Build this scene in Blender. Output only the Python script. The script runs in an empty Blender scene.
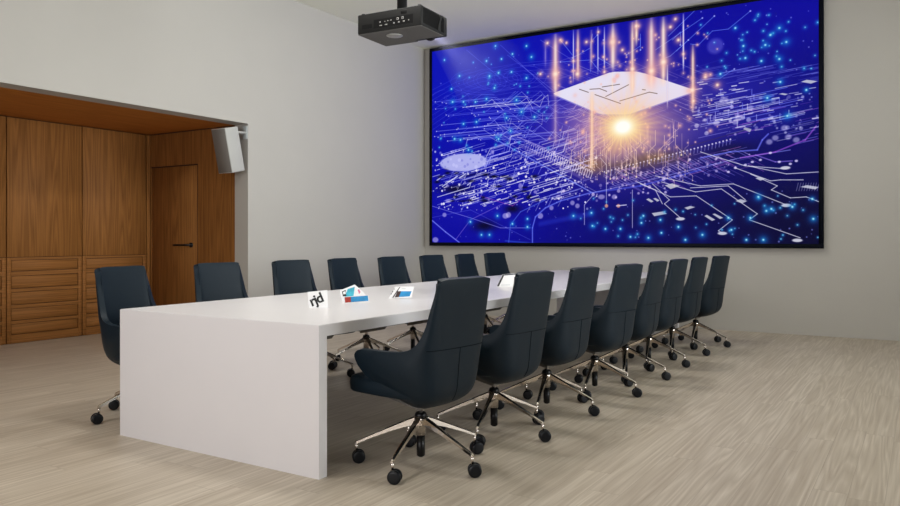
import bpy, bmesh, math, random
import numpy as np
from mathutils import Vector, Matrix

# ------------------------------------------------------------------ camera
SC = bpy.context.scene
COL = SC.collection
F_PX, YAW, HORIZON, CAM_H = 757.15, math.radians(32.0408), 237.33, 1.16167
cam_data = bpy.data.cameras.new('camera')
cam_data.sensor_width = 36.0
cam_data.lens = F_PX / 900 * 36
cam_data.shift_y = -(253 - HORIZON) / 900
cam_data.clip_start = 0.05
cam = bpy.data.objects.new('camera', cam_data)
cam.location = (0, 0, CAM_H)
cam.rotation_euler = (math.radians(90), 0, YAW)
COL.objects.link(cam)
SC.camera = cam

# ------------------------------------------------------------------ world, exposure, daylight
SC.view_settings.view_transform = 'Standard'
SC.view_settings.look = 'None'
SC.view_settings.gamma = 1.0
SC.view_settings.exposure = 0.0
SC.view_settings.use_curve_mapping = False
SC.cycles.use_denoising = True
SC.cycles.max_bounces = 8
SC.cycles.diffuse_bounces = 5
SC.cycles.sample_clamp_indirect = 6.0
SC.cycles.volume_bounces = 0
world = bpy.data.worlds.new('world')
SC.world = world
world.use_nodes = True
wb = world.node_tree.nodes['Background']
wb.inputs[0].default_value = (0.75, 0.85, 1.0, 1)
wb.inputs[1].default_value = 0.3


def area(name, loc, rot, sx, sy, power, color):
    d = bpy.data.lights.new(name, 'AREA')
    d.shape = 'RECTANGLE'
    d.size, d.size_y, d.energy, d.color = sx, sy, power, color
    o = bpy.data.objects.new(name, d)
    o.location, o.rotation_euler = loc, rot
    COL.objects.link(o)
    return o


# area lights as daylight, just inside windows added to the unseen right and rear walls
area('daylight_side', (3.80, 5.8, 2.15), (0, math.radians(102), 0), 2.5, 5.2, 175, (0.95, 0.99, 1.0)).data.spread = math.radians(85)
area('daylight_rear', (-1.9, -3.40, 2.0), (math.radians(92), 0, 0), 6.4, 2.0, 85, (1.0, 0.97, 0.97)).data.spread = math.radians(95)

# ------------------------------------------------------------------ helpers


def prop(o, label=None, cat=None, group=None, kind=None):
    if label: o['label'] = label
    if cat: o['category'] = cat
    if group: o['group'] = group
    if kind: o['kind'] = kind
    return o


def obj(name, me, m=None, parent=None, loc=None, rot=None):
    if isinstance(me, bmesh.types.BMesh):
        bm = me
        bmesh.ops.recalc_face_normals(bm, faces=bm.faces[:])
        me = bpy.data.meshes.new(name)
        bm.to_mesh(me); bm.free()
    if m is not None:
        for mm in (m if isinstance(m, (list, tuple)) else [m]):
            me.materials.append(mm)
    o = bpy.data.objects.new(name, me)
    COL.objects.link(o)
    if parent: o.parent = parent
    if loc: o.location = loc
    if rot: o.rotation_euler = rot
    return o


def thing(name, label, cat, loc=(0, 0, 0), rotz=0, group=None):
    o = bpy.data.objects.new(name, None)
    o.empty_display_size = 0.1
    COL.objects.link(o)
    o.location = loc
    o.rotation_euler = (0, 0, rotz)
    return prop(o, label, cat, group)


def box(bm, x0, x1, y0, y1, z0, z1, bev=0.0, seg=2, mi=0, M=None):
    n = bmesh.new()
    bmesh.ops.create_cube(n, size=1)
    for v in n.verts:
        v.co = Vector((x0 + (v.co.x + .5) * (x1 - x0), y0 + (v.co.y + .5) * (y1 - y0), z0 + (v.co.z + .5) * (z1 - z0)))
    if bev > 0:
        bmesh.ops.bevel(n, geom=n.edges[:], offset=bev, segments=seg, profile=0.5, affect='EDGES')
    merge(bm, n, M, mi, bev > 0)
    return bm


def merge(bm, n, M=None, mi=0, smooth=False):
    if M is not None: bmesh.ops.transform(n, matrix=M, verts=n.verts[:])
    vm = {v: bm.verts.new(v.co) for v in n.verts}
    for f in n.faces:
        try:
            g = bm.faces.new([vm[v] for v in f.verts])
            g.material_index = mi
            g.smooth = smooth
        except ValueError:
            pass
    n.free()


def lathe(bm, prof, seg=24, M=None, mi=0, smooth=True):
    """prof: list of (r, z); revolved about z"""
    n = bmesh.new()
    rings = []
    for r, z in prof:
        if r < 1e-5:
            rings.append([n.verts.new((0, 0, z))])
        else:
            rings.append([n.verts.new((r * math.cos(2 * math.pi * k / seg), r * math.sin(2 * math.pi * k / seg), z)) for k in range(seg)])
    for a, b in zip(rings, rings[1:]):
        for k in range(seg):
            k2 = (k + 1) % seg
            if len(a) == 1 and len(b) == 1: continue
            if len(a) == 1: n.faces.new((a[0], b[k], b[k2]))
            elif len(b) == 1: n.faces.new((a[k], a[k2], b[0]))
            else: n.faces.new((a[k], a[k2], b[k2], b[k]))
    merge(bm, n, M, mi, smooth)


def tube(bm, pts, r, seg=10, mi=0):
    pts = [Vector(p) for p in pts]
    n = bmesh.new()
    rings = []
    for i, p in enumerate(pts):
        t = (pts[min(i + 1, len(pts) - 1)] - pts[max(i - 1, 0)]).normalized()
        up = Vector((0, 0, 1)) if abs(t.z) < .95 else Vector((1, 0, 0))
        a = t.cross(up).normalized(); b = a.cross(t)
        rr = r[i] if isinstance(r, (list, tuple)) else r
        rings.append([n.verts.new(p + a * rr * math.cos(2 * math.pi * k / seg) + b * rr * math.sin(2 * math.pi * k / seg)) for k in range(seg)])
    for a, b in zip(rings, rings[1:]):
        for k in range(seg):
            n.faces.new((a[k], a[(k + 1) % seg], b[(k + 1) % seg], b[k]))
    n.faces.new(rings[0][::-1]); n.faces.new(rings[-1])
    merge(bm, n, None, mi, True)


def sweep(bm, secs, smooth=True, mi=0):
    """secs: list of closed loops of equal length; capped at both ends"""
    n = bmesh.new()
    rings = [[n.verts.new(p) for p in s] for s in secs]
    m = len(rings[0])
    for a, b in zip(rings, rings[1:]):
        for k in range(m):
            n.faces.new((a[k], a[(k + 1) % m], b[(k + 1) % m], b[k]))
    n.faces.new(rings[0][::-1]); n.faces.new(rings[-1])
    merge(bm, n, None, mi, smooth)


def copy_tree(o, parent=None):
    c = o.copy()
    COL.objects.link(c)
    c.parent = parent
    for ch in list(o.children):
        copy_tree(ch, c)
    return c


# ------------------------------------------------------------------ materials
def srgb(r, g, b):
    def f(c):
        c /= 255
        return c / 12.92 if c <= .04045 else ((c + .055) / 1.055) ** 2.4
    return (f(r), f(g), f(b), 1)


def mat(name, col, rough=0.5, metal=0.0, bump=0.0, bscale=200, vary=0.0, vscale=8, coat=0, spec=None, sheen=0):
    m = bpy.data.materials.new(name)
    m.use_nodes = True
    nt = m.node_tree; N = nt.nodes; L = nt.links
    p = N['Principled BSDF']
    p.inputs['Base Color'].default_value = col
    p.inputs['Roughness'].default_value = rough
    p.inputs['Metallic'].default_value = metal
    if coat: p.inputs['Coat Weight'].default_value = coat
    if sheen:
        p.inputs['Sheen Weight'].default_value = sheen
        p.inputs['Sheen Roughness'].default_value = 0.4
    if spec is not None: p.inputs['Specular IOR Level'].default_value = spec
    tc = N.new('ShaderNodeTexCoord')
    if vary:
        nz = N.new('ShaderNodeTexNoise'); nz.inputs['Scale'].default_value = vscale; nz.inputs['Detail'].default_value = 4
        L.new(tc.outputs['Object'], nz.inputs['Vector'])
        mr = N.new('ShaderNodeMapRange'); mr.inputs['To Min'].default_value = 1 - vary; mr.inputs['To Max'].default_value = 1 + vary
        mr.inputs['From Min'].default_value = 0.3; mr.inputs['From Max'].default_value = 0.7
        L.new(nz.outputs['Fac'], mr.inputs['Value'])
        mx = N.new('ShaderNodeVectorMath'); mx.operation = 'SCALE'
        mx.inputs[0].default_value = col[:3]
        L.new(mr.outputs[0], mx.inputs['Scale'])
        L.new(mx.outputs[0], p.inputs['Base Color'])
    if bump:
        nb = N.new('ShaderNodeTexNoise'); nb.inputs['Scale'].default_value = bscale; nb.inputs['Detail'].default_value = 3
        L.new(tc.outputs['Object'], nb.inputs['Vector'])
        b = N.new('ShaderNodeBump'); b.inputs['Strength'].default_value = bump; b.inputs['Distance'].default_value = 0.002
        L.new(nb.outputs['Fac'], b.inputs['Height'])
        L.new(b.outputs[0], p.inputs['Normal'])
    return m


def emit(name, col, s):
    m = bpy.data.materials.new(name)
    m.use_nodes = True
    p = m.node_tree.nodes['Principled BSDF']
    p.inputs['Base Color'].default_value = (0, 0, 0, 1)
    p.inputs['Emission Color'].default_value = col
    p.inputs['Emission Strength'].default_value = s
    return m


def wood(name, c_dark, c_light, scale=(14, 14, 0.9), rough=0.62, ring=5.0):
    m = bpy.data.materials.new(name)
    m.use_nodes = True
    nt = m.node_tree; N = nt.nodes; L = nt.links
    p = N['Principled BSDF']; p.inputs['Roughness'].default_value = rough
    p.inputs['Specular IOR Level'].default_value = 0.15
    tc = N.new('ShaderNodeTexCoord')
    oi = N.new('ShaderNodeObjectInfo')
    off = N.new('ShaderNodeVectorMath'); off.operation = 'SCALE'; off.inputs[0].default_value = (7, 3, 5)
    L.new(oi.outputs['Random'], off.inputs['Scale'])
    ad = N.new('ShaderNodeVectorMath'); ad.operation = 'ADD'
    L.new(tc.outputs['Object'], ad.inputs[0]); L.new(off.outputs[0], ad.inputs[1])
    # cathedral figure: warped distance bands
    mp = N.new('ShaderNodeMapping'); mp.inputs['Scale'].default_value = tuple(q * .42 if q > 3 else q * .26 for q in scale)
    L.new(ad.outputs[0], mp.inputs[0])
    n1 = N.new('ShaderNodeTexNoise'); n1.inputs['Scale'].default_value = 1.0; n1.inputs['Detail'].default_value = 1.5
    L.new(mp.outputs[0], n1.inputs['Vector'])
    mu = N.new('ShaderNodeMath'); mu.operation = 'MULTIPLY'; mu.inputs[1].default_value = ring * 6
    L.new(n1.outputs['Fac'], mu.inputs[0])
    pp = N.new('ShaderNodeMath'); pp.operation = 'PINGPONG'; pp.inputs[1].default_value = 1.0
    L.new(mu.outputs[0], pp.inputs[0])
    # fine fibres
    mp2 = N.new('ShaderNodeMapping'); mp2.inputs['Scale'].default_value = tuple(s * 9 if s > 3 else s * 3 for s in scale)
    L.new(ad.outputs[0], mp2.inputs[0])
    n2 = N.new('ShaderNodeTexNoise'); n2.inputs['Scale'].default_value = 1.0; n2.inputs['Detail'].default_value = 4
    L.new(mp2.outputs[0], n2.inputs['Vector'])
    mix = N.new('ShaderNodeMix'); mix.data_type = 'FLOAT'; mix.inputs[0].default_value = 0.72
    L.new(pp.outputs[0], mix.inputs[2]); L.new(n2.outputs['Fac'], mix.inputs[3])
    cr = N.new('ShaderNodeValToRGB')
    cr.color_ramp.elements[0].position = 0.15; cr.color_ramp.elements[0].color = c_dark
    cr.color_ramp.elements[1].position = 0.8; cr.color_ramp.elements[1].color = c_light
    L.new(mix.outputs[0], cr.inputs[0])
    L.new(cr.outputs[0], p.inputs['Base Color'])
    b = N.new('ShaderNodeBump'); b.inputs['Strength'].default_value = 0.12; b.inputs['Distance'].default_value = 0.001
    L.new(n2.outputs['Fac'], b.inputs['Height']); L.new(b.outputs[0], p.inputs['Normal'])
    return m


def floor_mat():
    m = bpy.data.materials.new('oak_laminate')
    m.use_nodes = True
    nt = m.node_tree; N = nt.nodes; L = nt.links
    p = N['Principled BSDF']
    tc = N.new('ShaderNodeTexCoord')
    sx = N.new('ShaderNodeSeparateXYZ'); L.new(tc.outputs['Object'], sx.inputs[0])
    # planks run along y: width 0.19, length 1.3, rows staggered

    def math_(op, a, b=None, c=None):
        q = N.new('ShaderNodeMath'); q.operation = op
        for i, v in enumerate((a, b, c)):
            if v is None: continue
            if isinstance(v, (int, float)): q.inputs[i].default_value = v
            else: L.new(v, q.inputs[i])
        return q.outputs[0]
    row = math_('FLOOR', math_('DIVIDE', sx.outputs[0], 0.145))
    wn = N.new('ShaderNodeTexWhiteNoise'); wn.noise_dimensions = '1D'; L.new(row, wn.inputs['W'])
    ysh = math_('ADD', math_('DIVIDE', sx.outputs[1], 1.3), wn.outputs[0])
    colid = math_('FLOOR', ysh)
    cmb = N.new('ShaderNodeCombineXYZ'); L.new(row, cmb.inputs[0]); L.new(colid, cmb.inputs[1])
    wn2 = N.new('ShaderNodeTexWhiteNoise'); wn2.noise_dimensions = '2D'; L.new(cmb.outputs[0], wn2.inputs['Vector'])
    rnd = wn2.outputs[0]
    # seams
    fx = math_('FRACT', math_('DIVIDE', sx.outputs[0], 0.145)); fy = math_('FRACT', ysh)
    ex = math_('MINIMUM', fx, math_('SUBTRACT', 1.0, fx)); ey = math_('MINIMUM', fy, math_('SUBTRACT', 1.0, fy))
    seam = math_('MINIMUM', math_('DIVIDE', ex, 0.010), math_('DIVIDE', ey, 0.0018))
    seam = math_('MINIMUM', seam, 1.0)
    # grain, offset per plank
    shift = N.new('ShaderNodeVectorMath'); shift.operation = 'SCALE'; shift.inputs[0].default_value = (13, 37, 9)
    L.new(rnd, shift.inputs['Scale'])
    ad = N.new('ShaderNodeVectorMath'); ad.operation = 'ADD'
    L.new(tc.outputs['Object'], ad.inputs[0]); L.new(shift.outputs[0], ad.inputs[1])
    mp = N.new('ShaderNodeMapping'); mp.inputs['Scale'].default_value = (7.0, 0.30, 1); L.new(ad.outputs[0], mp.inputs[0])
    n1 = N.new('ShaderNodeTexNoise'); n1.inputs['Detail'].default_value = 2; n1.inputs['Scale'].default_value = 1; n1.inputs['Distortion'].default_value = .15
    L.new(mp.outputs[0], n1.inputs['Vector'])
    rings = math_('PINGPONG', math_('MULTIPLY', n1.outputs['Fac'], 26.0), 1.0)
    mp2 = N.new('ShaderNodeMapping'); mp2.inputs['Scale'].default_value = (70, 1.6, 1); L.new(ad.outputs[0], mp2.inputs[0])
    n2 = N.new('ShaderNodeTexNoise'); n2.inputs['Detail'].default_value = 4; n2.inputs['Scale'].default_value = 1
    L.new(mp2.outputs[0], n2.inputs['Vector'])
    g = math_('ADD', math_('MULTIPLY', rings, 0.26), math_('MULTIPLY', n2.outputs['Fac'], 0.72))
    g = math_('ADD', g, math_('MULTIPLY', math_('SUBTRACT', rnd, .5), 0.16))
    cr = N.new('ShaderNodeValToRGB')
    e = cr.color_ramp.elements
    e[0].position = 0.12; e[0].color = srgb(162, 148, 131)
    e[1].position = 0.85; e[1].color = srgb(206, 195, 180)
    mid = e.new(0.5); mid.color = srgb(183, 171, 155)
    L.new(g, cr.inputs[0])
    mx = N.new('ShaderNodeMix'); mx.data_type = 'RGBA'
    mx.inputs[6].default_value = srgb(152, 140, 124)
    L.new(seam, mx.inputs[0]); L.new(cr.outputs[0], mx.inputs[7])
    L.new(mx.outputs[2], p.inputs['Base Color'])
    p.inputs['Roughness'].default_value = 0.42
    p.inputs['Specular IOR Level'].default_value = 0.35
    b = N.new('ShaderNodeBump'); b.inputs['Strength'].default_value = 0.15; b.inputs['Distance'].default_value = 0.002
    L.new(math_('ADD', seam, math_('MULTIPLY', g, .3)), b.inputs['Height']); L.new(b.outputs[0], p.inputs['Normal'])
    return m


def fabric_mat(name, col):
    m = bpy.data.materials.new(name)
    m.use_nodes = True
    nt = m.node_tree; N = nt.nodes; L = nt.links
    p = N['Principled BSDF']
    p.inputs['Roughness'].default_value = 0.48
    p.inputs['Specular IOR Level'].default_value = 0.22
    p.inputs['Sheen Weight'].default_value = 0.0
    p.inputs['Sheen Tint'].default_value = srgb(150, 180, 210)
    tc = N.new('ShaderNodeTexCoord')
    w1 = N.new('ShaderNodeTexWave'); w1.bands_direction = 'Z'; w1.inputs['Scale'].default_value = 70; w1.inputs['Distortion'].default_value = 1.5
    nz = N.new('ShaderNodeTexNoise'); nz.inputs['Scale'].default_value = 60; nz.inputs['Detail'].default_value = 3
    L.new(tc.outputs['Object'], w1.inputs['Vector']); L.new(tc.outputs['Object'], nz.inputs['Vector'])
    ad = N.new('ShaderNodeMath'); ad.operation = 'ADD'; L.new(w1.outputs['Fac'], ad.inputs[0]); L.new(nz.outputs['Fac'], ad.inputs[1])
    mr = N.new('ShaderNodeMapRange'); mr.inputs['From Max'].default_value = 2; mr.inputs['To Min'].default_value = .82; mr.inputs['To Max'].default_value = 1.18
    L.new(ad.outputs[0], mr.inputs['Value'])
    sc = N.new('ShaderNodeVectorMath'); sc.operation = 'SCALE'; sc.inputs[0].default_value = col[:3]
    L.new(mr.outputs[0], sc.inputs['Scale']); L.new(sc.outputs[0], p.inputs['Base Color'])
    b = N.new('ShaderNodeBump'); b.inputs['Strength'].default_value = 0.1; b.inputs['Distance'].default_value = 0.001
    L.new(ad.outputs[0], b.inputs['Height']); L.new(b.outputs[0], p.inputs['Normal'])
    return m


M_WALL = mat('painted_plaster', srgb(182, 179, 173), 0.9, bump=.1, bscale=120, vary=.012, vscale=1.5, spec=.2)
M_CEIL = mat('painted_ceiling', srgb(234, 234, 218), 0.9, bump=.08, bscale=90, spec=.2)
M_FLOOR = floor_mat()
M_WOOD = wood('orange_oak_veneer', srgb(108, 68, 32), srgb(160, 108, 56), (14, 14, 0.9))
M_WOOD_H = wood('orange_oak_drawer', srgb(112, 72, 34), srgb(164, 110, 58), (8, 0.9, 22))
M_WOOD_S = wood('orange_oak_soffit', srgb(160, 96, 40), srgb(200, 130, 60), (14, .9, 14))
M_GAP = mat('shadow_gap', srgb(52, 26, 10), .8)
M_TABLE = mat('white_lacquer', srgb(226, 223, 225), 0.3, vary=.01, vscale=3, spec=.4)
M_FAB = fabric_mat('navy_leather', srgb(14, 28, 38))
M_SEAM = mat('dark_piping', srgb(8, 14, 20), .8, spec=.05)
M_CHROME = mat('polished_chrome', srgb(214, 206, 198), 0.10, 1.0)
M_BLACK = mat('black_plastic', srgb(10, 10, 12), 0.35, spec=.3)
M_MECH = mat('cast_grey_metal', srgb(120, 116, 112), 0.45, .5)
M_WHEEL = mat('caster_rubber', srgb(9, 12, 18), 0.35, spec=.3)
M_BLKMET = mat('black_metal', srgb(12, 12, 13), 0.45)
M_PROJ = mat('projector_charcoal', srgb(30, 30, 30), 0.6, spec=.2, bump=.1, bscale=300)
M_PROJ2 = mat('projector_dark', srgb(9, 9, 10), 0.5, spec=.2)
M_PROJ_B = mat('projector_underside', srgb(84, 83, 81), 0.7)
M_PORT = mat('port_metal', srgb(170, 170, 168), .35, .6)
M_LENS = emit('lit_lens', (0.55, 0.6, 1.0, 1), 9.0)
M_SPK_W = mat('speaker_white', srgb(178, 178, 174), .6)
M_SPK_G = mat('speaker_grille', srgb(118, 113, 108), .8, bump=.6, bscale=900)
M_FRAME = mat('screen_bezel', srgb(7, 10, 22), .5, spec=.08)
M_PAPER = mat('white_card', srgb(235, 235, 236), .6)
M_INK = mat('black_ink', srgb(18, 18, 20), .6)
M_BLUE = mat('blue_print', srgb(30, 140, 200), .5, vary=.25, vscale=14)
M_TEAL = mat('teal_print', srgb(60, 180, 205), .5, vary=.3, vscale=20)
M_RED = mat('red_print', srgb(165, 48, 34), .5, vary=.2, vscale=30)
M_BROWN = mat('brown_print', srgb(60, 40, 36), .5)
M_PINK = mat('pink_print', srgb(215, 120, 150), .5)
M_GREY = mat('grey_print', srgb(190, 196, 198), .5)
M_DARKMET = mat('dark_slate_rim', srgb(62, 68, 74), .35, .3)

# ------------------------------------------------------------------ room shell
XL, YE, HC = -6.638, 9.867, 4.109            # left wall, screen wall, ceiling height
XR, YB = 3.90, -3.50                          # right wall, wall behind the camera
XN, YN, HN = -8.41, 6.195, 2.478              # niche: cabinet face, end wall, soffit height
XC = -9.0                                     # back of the cabinets
PL = -6.857                                   # where the wood of the niche begins


def quadbox(name, x0, x1, y0, y1, z0, z1, m, kind='structure', bev=0):
    bm = bmesh.new()
    box(bm, x0, x1, y0, y1, z0, z1, bev)
    o = obj(name, bm, m)
    if kind: o['kind'] = kind
    return o


quadbox('floor', XC - .2, XR + .2, YB - .2, YE + .2, -0.1, 0, M_FLOOR)
quadbox('ceiling', XL - .3, XR + .2, YB - .2, YE + .2, HC, HC + .1, M_CEIL)
quadbox('wall_end', XL - .3, XR + .2, YE, YE + .2, 0, HC, M_WALL)
# left wall with the niche opening: solid part + header above the niche
bm = bmesh.new()
box(bm, PL, XL, YN, YE, 0, HC)
box(bm, PL, XL, YB, YN, HN, HC)
prop(obj('wall_left', bm, M_WALL), kind='structure')
# niche end wall in oak with the door opening
bm = bmesh.new()
DX0, DX1, DH = -8.385, -7.519, 2.045
box(bm, DX1 + .015, PL, YN, YN + .1, 0, HN)
box(bm, XC, DX1 + .015, YN, YN + .1, DH + .014, HN)
box(bm, XC, DX0 - .006, YN, YN + .1, 0, DH + .008)
prop(obj('wall_niche_end', bm, M_WOOD), kind='structure')
quadbox('wall_niche_back', XC - .1, XC, YB, YN + .1, 0, HN, M_WOOD)
quadbox('ceiling_niche', XC - .1, PL, YB, YN + .1, HN, HN + .08, M_WOOD_S)
quadbox('trim_1', XN - .02, PL, YN - .004, YN, HN - .012, HN, M_GAP)
# wall behind the camera and right wall with window openings added for the light
WZ0, WZ1 = .9, 3.4


def wall_with_windows(name, along, fixed, thick, a0, a1, holes, m):
    bm = bmesh.new()

    def bx(u0, u1, z0, z1):
        if along == 'x': box(bm, u0, u1, fixed, fixed + thick, z0, z1)
        else: box(bm, fixed, fixed + thick, u0, u1, z0, z1)
    bx(a0, a1, 0, WZ0); bx(a0, a1, WZ1, HC)
    cur = a0
    for h0, h1 in holes:
        bx(cur, h0, WZ0, WZ1); cur = h1
    bx(cur, a1, WZ0, WZ1)
    prop(obj(name, bm, m), kind='structure')


side_holes = [(1.5, 3.2), (3.6, 5.3), (5.7, 7.4), (7.8, 9.3)]
rear_holes = [(-6.2, -4.4), (-3.9, -2.1), (-1.6, .2), (.7, 2.5)]
wall_with_windows('wall_right', 'y', XR, .2, YB, YE, side_holes, M_WALL)
wall_with_windows('wall_rear', 'x', YB - .2, .2, XL - .3, XR, rear_holes, M_WALL)
M_GLASS = mat('window_glass', (1, 1, 1, 1), 0.0)
M_GLASS.node_tree.nodes['Principled BSDF'].inputs['Transmission Weight'].default_value = 1
M_WFRAME = mat('window_frame_white', srgb(220, 220, 218), .4)
k = 0
for along, holes in (('y', side_holes), ('x', rear_holes)):
    for h0, h1 in holes:
        k += 1
        bm = bmesh.new(); g = bmesh.new()

        def bx(b, u0, u1, z0, z1, d):
            if along == 'x': box(b, u0, u1, YB - .12 - d, YB - .12 + d, z0, z1)
            else: box(b, XR + .12 - d, XR + .12 + d, u0, u1, z0, z1)
        f = .05
        bx(bm, h0, h1, WZ0, WZ0 + f, .03); bx(bm, h0, h1, WZ1 - f, WZ1, .03)
        bx(bm, h0, h0 + f, WZ0 + f, WZ1 - f, .03); bx(bm, h1 - f, h1, WZ0 + f, WZ1 - f, .03)
        bx(bm, (h0 + h1) / 2 - .02, (h0 + h1) / 2 + .02, WZ0 + f, WZ1 - f, .03)
        w = prop(obj('window_%d' % k, bm, M_WFRAME), kind='structure')  # unseen window, added to go with the daylight lights
        bx(g, h0 + f, (h0 + h1) / 2 - .02, WZ0 + f, WZ1 - f, .004)
        bx(g, (h0 + h1) / 2 + .02, h1 - f, WZ0 + f, WZ1 - f, .004)
        obj('pane', g, M_GLASS, w)

# flat lamps added out of view on the ceiling as overhead fill light
M_FILL = emit('lamp_diffuser', (1.0, .96, .9, 1), 4.0)
FILL_LAMPS = [(-3.23, 1.6, 'before the near end of the table'), (-3.23, 3.9, 'above the near half of the table'), (-3.23, 6.2, 'above the far half of the table')]
for lx, ly, w_ in FILL_LAMPS:
    t = thing('ceiling_lamp', 'flat square ceiling lamp ' + w_, 'lamp', (lx, ly, HC), 0, 'flat ceiling lamps')
    bm = bmesh.new()
    for a_ in ((-.32, .32, -.32, -.29), (-.32, .32, .29, .32), (-.32, -.29, -.29, .29), (.29, .32, -.29, .29)): box(bm, *a_, -.04, 0, .003, 1)
    obj('frame', bm, M_CEIL, t)
    bm = bmesh.new(); box(bm, -.289, .289, -.289, .289, -.030, -.001); obj('diffuser', bm, M_FILL, t)
    d_ = bpy.data.lights.new('lamp_light', 'AREA'); d_.size = .56; d_.energy = 39; d_.color = (1.0, .985, .95)
    q_ = bpy.data.objects.new('lamp_light', d_); q_.location = (0, 0, -.045); q_.parent = t; COL.objects.link(q_)

# door in the niche end wall
bm = bmesh.new()
box(bm, DX0, DX1, YN + .006, YN + .045, 0.006, DH, .002, 1)
door = prop(obj('door_1', bm, M_WOOD), kind='structure')
bm = bmesh.new()
box(bm, DX0 - .01, DX1 + .012, YN + .05, YN + .06, 0, DH + .012)
box(bm, DX1 + .0015, DX1 + .0135, YN + .003, YN + .05, 0, DH + .012); box(bm, DX0 - .004, DX1 + .0135, YN + .003, YN + .05, DH + .0015, DH + .0125)
obj('door_gap', bm, M_GAP, door)  # dark strips fill the gap, its shade put in as colour
bm = bmesh.new()
Mh = Matrix.Translation((-7.625, YN + .003, 1.067)) @ Matrix.Rotation(math.radians(90), 4, 'X')
lathe(bm, [(0, .012), (.030, .012), (.030, 0), (0, 0)], 24, Mh)
lathe(bm, [(.011, .012), (.011, .055), (0, .055)], 16, Mh)
tube(bm, [(-7.625, YN - .045, 1.067), (-7.70, YN - .048, 1.067), (-7.90, YN - .045, 1.064)], .0125, 12)
obj('door_handle', bm, M_BLKMET, door)

# ------------------------------------------------------------------ oak wall cabinets in the niche
G = .005
ROWS = [(.789, .915), (.600, .742), (.421, .564), (.250, .385), (.097, .217)]


def cabinet(y0, y1, label):
    t = thing('wall_cabinet', label, 'cabinet', (XN, (y0 + y1) / 2, 0), 0, 'oak cabinets lining the niche')
    w = (y1 - y0) / 2
    bm = bmesh.new()
    box(bm, XC - XN + .005, -.024, -w + .001, w - .001, .0, HN - .004)
    obj('carcass', bm, M_GAP, t)
    bm = bmesh.new()
    box(bm, -.022, 0, -w + G, w - G, .945, HN - .012, .0015, 1)
    obj('door', bm, M_WOOD, t)
    bm = bmesh.new()                                   # face frame around the drawers
    a, b = -w + G, w - G
    s = .045
    box(bm, -.022, 0, a, a + s, .004, .940, .001, 1)
    box(bm, -.022, 0, b - s, b, .004, .940, .001, 1)
    zs = [.004] + [z for r in sorted(ROWS) for z in r] + [.940]
    for i in range(0, len(zs), 2):
        box(bm, -.022, -.0001, a + s + .0005, b - s - .0005, zs[i], zs[i + 1])
    obj('face_frame', bm, M_WOOD_H, t)
    for z0, z1 in ROWS:
        bm = bmesh.new()
        box(bm, -.022, -.005, a + s + .006, b - s - .006, z0 + .006, z1 - .006, .002, 1)
        obj('drawer', bm, M_WOOD_H, t)


cabinet(2.657, 3.527, 'oak niche cabinet just outside the left edge, fourth from the door')
cabinet(3.527, 4.397, 'oak niche cabinet cut off at the left edge, third from the door')
cabinet(4.397, 5.267, 'oak niche cabinet with its whole drawer stack in view, second from the door')
cabinet(5.267, 6.137, 'oak niche cabinet in the corner next to the door, behind the foremost chair')
quadbox('trim_2', XN - .022, XN, 6.140, 6.190, 0, HN - .012, M_WOOD)

# ------------------------------------------------------------------ the display
# picture: painted in numpy on the screen's own plane. P maps coordinates measured on the photo to the panel.
SX0, SX1, SZ0, SZ1, SY = -6.496, -0.989, 1.032, 4.083, 9.767
BZ = .052
AW, AH = 1320, 724
ex0, ex1, ez0, ez1 = SX0 + BZ, SX1 - BZ, SZ0 + BZ, SZ1 - BZ


def P(u, v):
    a = math.sin(YAW); c = math.cos(YAW)
    k_ = (u - 450) / F_PX
    dx, dy, dz = -a + c * k_, c + a * k_, (HORIZON - v) / F_PX
    t = SY / dy
    return (dx * t - ex0) / (ex1 - ex0) * AW, (dz * t + CAM_H - ez0) / (ez1 - ez0) * AH


yy, xx = np.mgrid[0:AH, 0:AW].astype(np.float32)
art = np.zeros((AH, AW, 3), np.float32)
rng = random.Random(5)


def region(x0, x1, y0, y1):
    x0, x1 = max(0, int(x0)), min(AW, int(x1) + 2)
    y0, y1 = max(0, int(y0)), min(AH, int(y1) + 2)
    if x1 <= x0 or y1 <= y0: return None
    return slice(y0, y1), slice(x0, x1)


def blend(s, a, col, mode='over'):
    a = a[..., None]
    c = np.array(col, np.float32) / 255
    if mode == 'add': art[s] += a * c
    else: art[s] = art[s] * (1 - a) + a * c


def glow(u, v, r, col, amp=1.0, ry=None, mode='add', p=2.0, raw=False):
    x, y = (u, v) if raw else P(u, v)
    ry = ry or r
    s = region(x - 3 * r, x + 3 * r, y - 3 * ry, y + 3 * ry)
    if s is None: return
    d = np.sqrt(((xx[s] - x) / r) ** 2 + ((yy[s] - y) / ry) ** 2)
    blend(s, np.clip(amp * np.exp(-d ** p), 0, 1 if mode != 'add' else 9), col, mode)


def disc(u, v, r, col, amp=1.0, ry=None, soft=1.2):
    x, y = P(u, v)
    ry = ry or r
    s = region(x - r - 4, x + r + 4, y - ry - 4, y + ry + 4)
    if s is None: return
    d = np.sqrt(((xx[s] - x) / r) ** 2 + ((yy[s] - y) / ry) ** 2)
    blend(s, amp * np.clip((1 - d) * min(r, ry) / soft + .5, 0, 1), col)


def line(pts, w, col, amp=1.0, soft=1.0):
    q = [P(*p) for p in pts]
    for (x0, y0), (x1, y1) in zip(q, q[1:]):
        s = region(min(x0, x1) - w - 3, max(x0, x1) + w + 3, min(y0, y1) - w - 3, max(y0, y1) + w + 3)
        if s is None: continue
        L2 = (x1 - x0) ** 2 + (y1 - y0) ** 2 + 1e-6
        t = np.clip(((xx[s] - x0) * (x1 - x0) + (yy[s] - y0) * (y1 - y0)) / L2, 0, 1)
        d = np.hypot(xx[s] - x0 - t * (x1 - x0), yy[s] - y0 - t * (y1 - y0))
        blend(s, amp * np.clip((w / 2 - d) / soft + .6, 0, 1), col)


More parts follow.
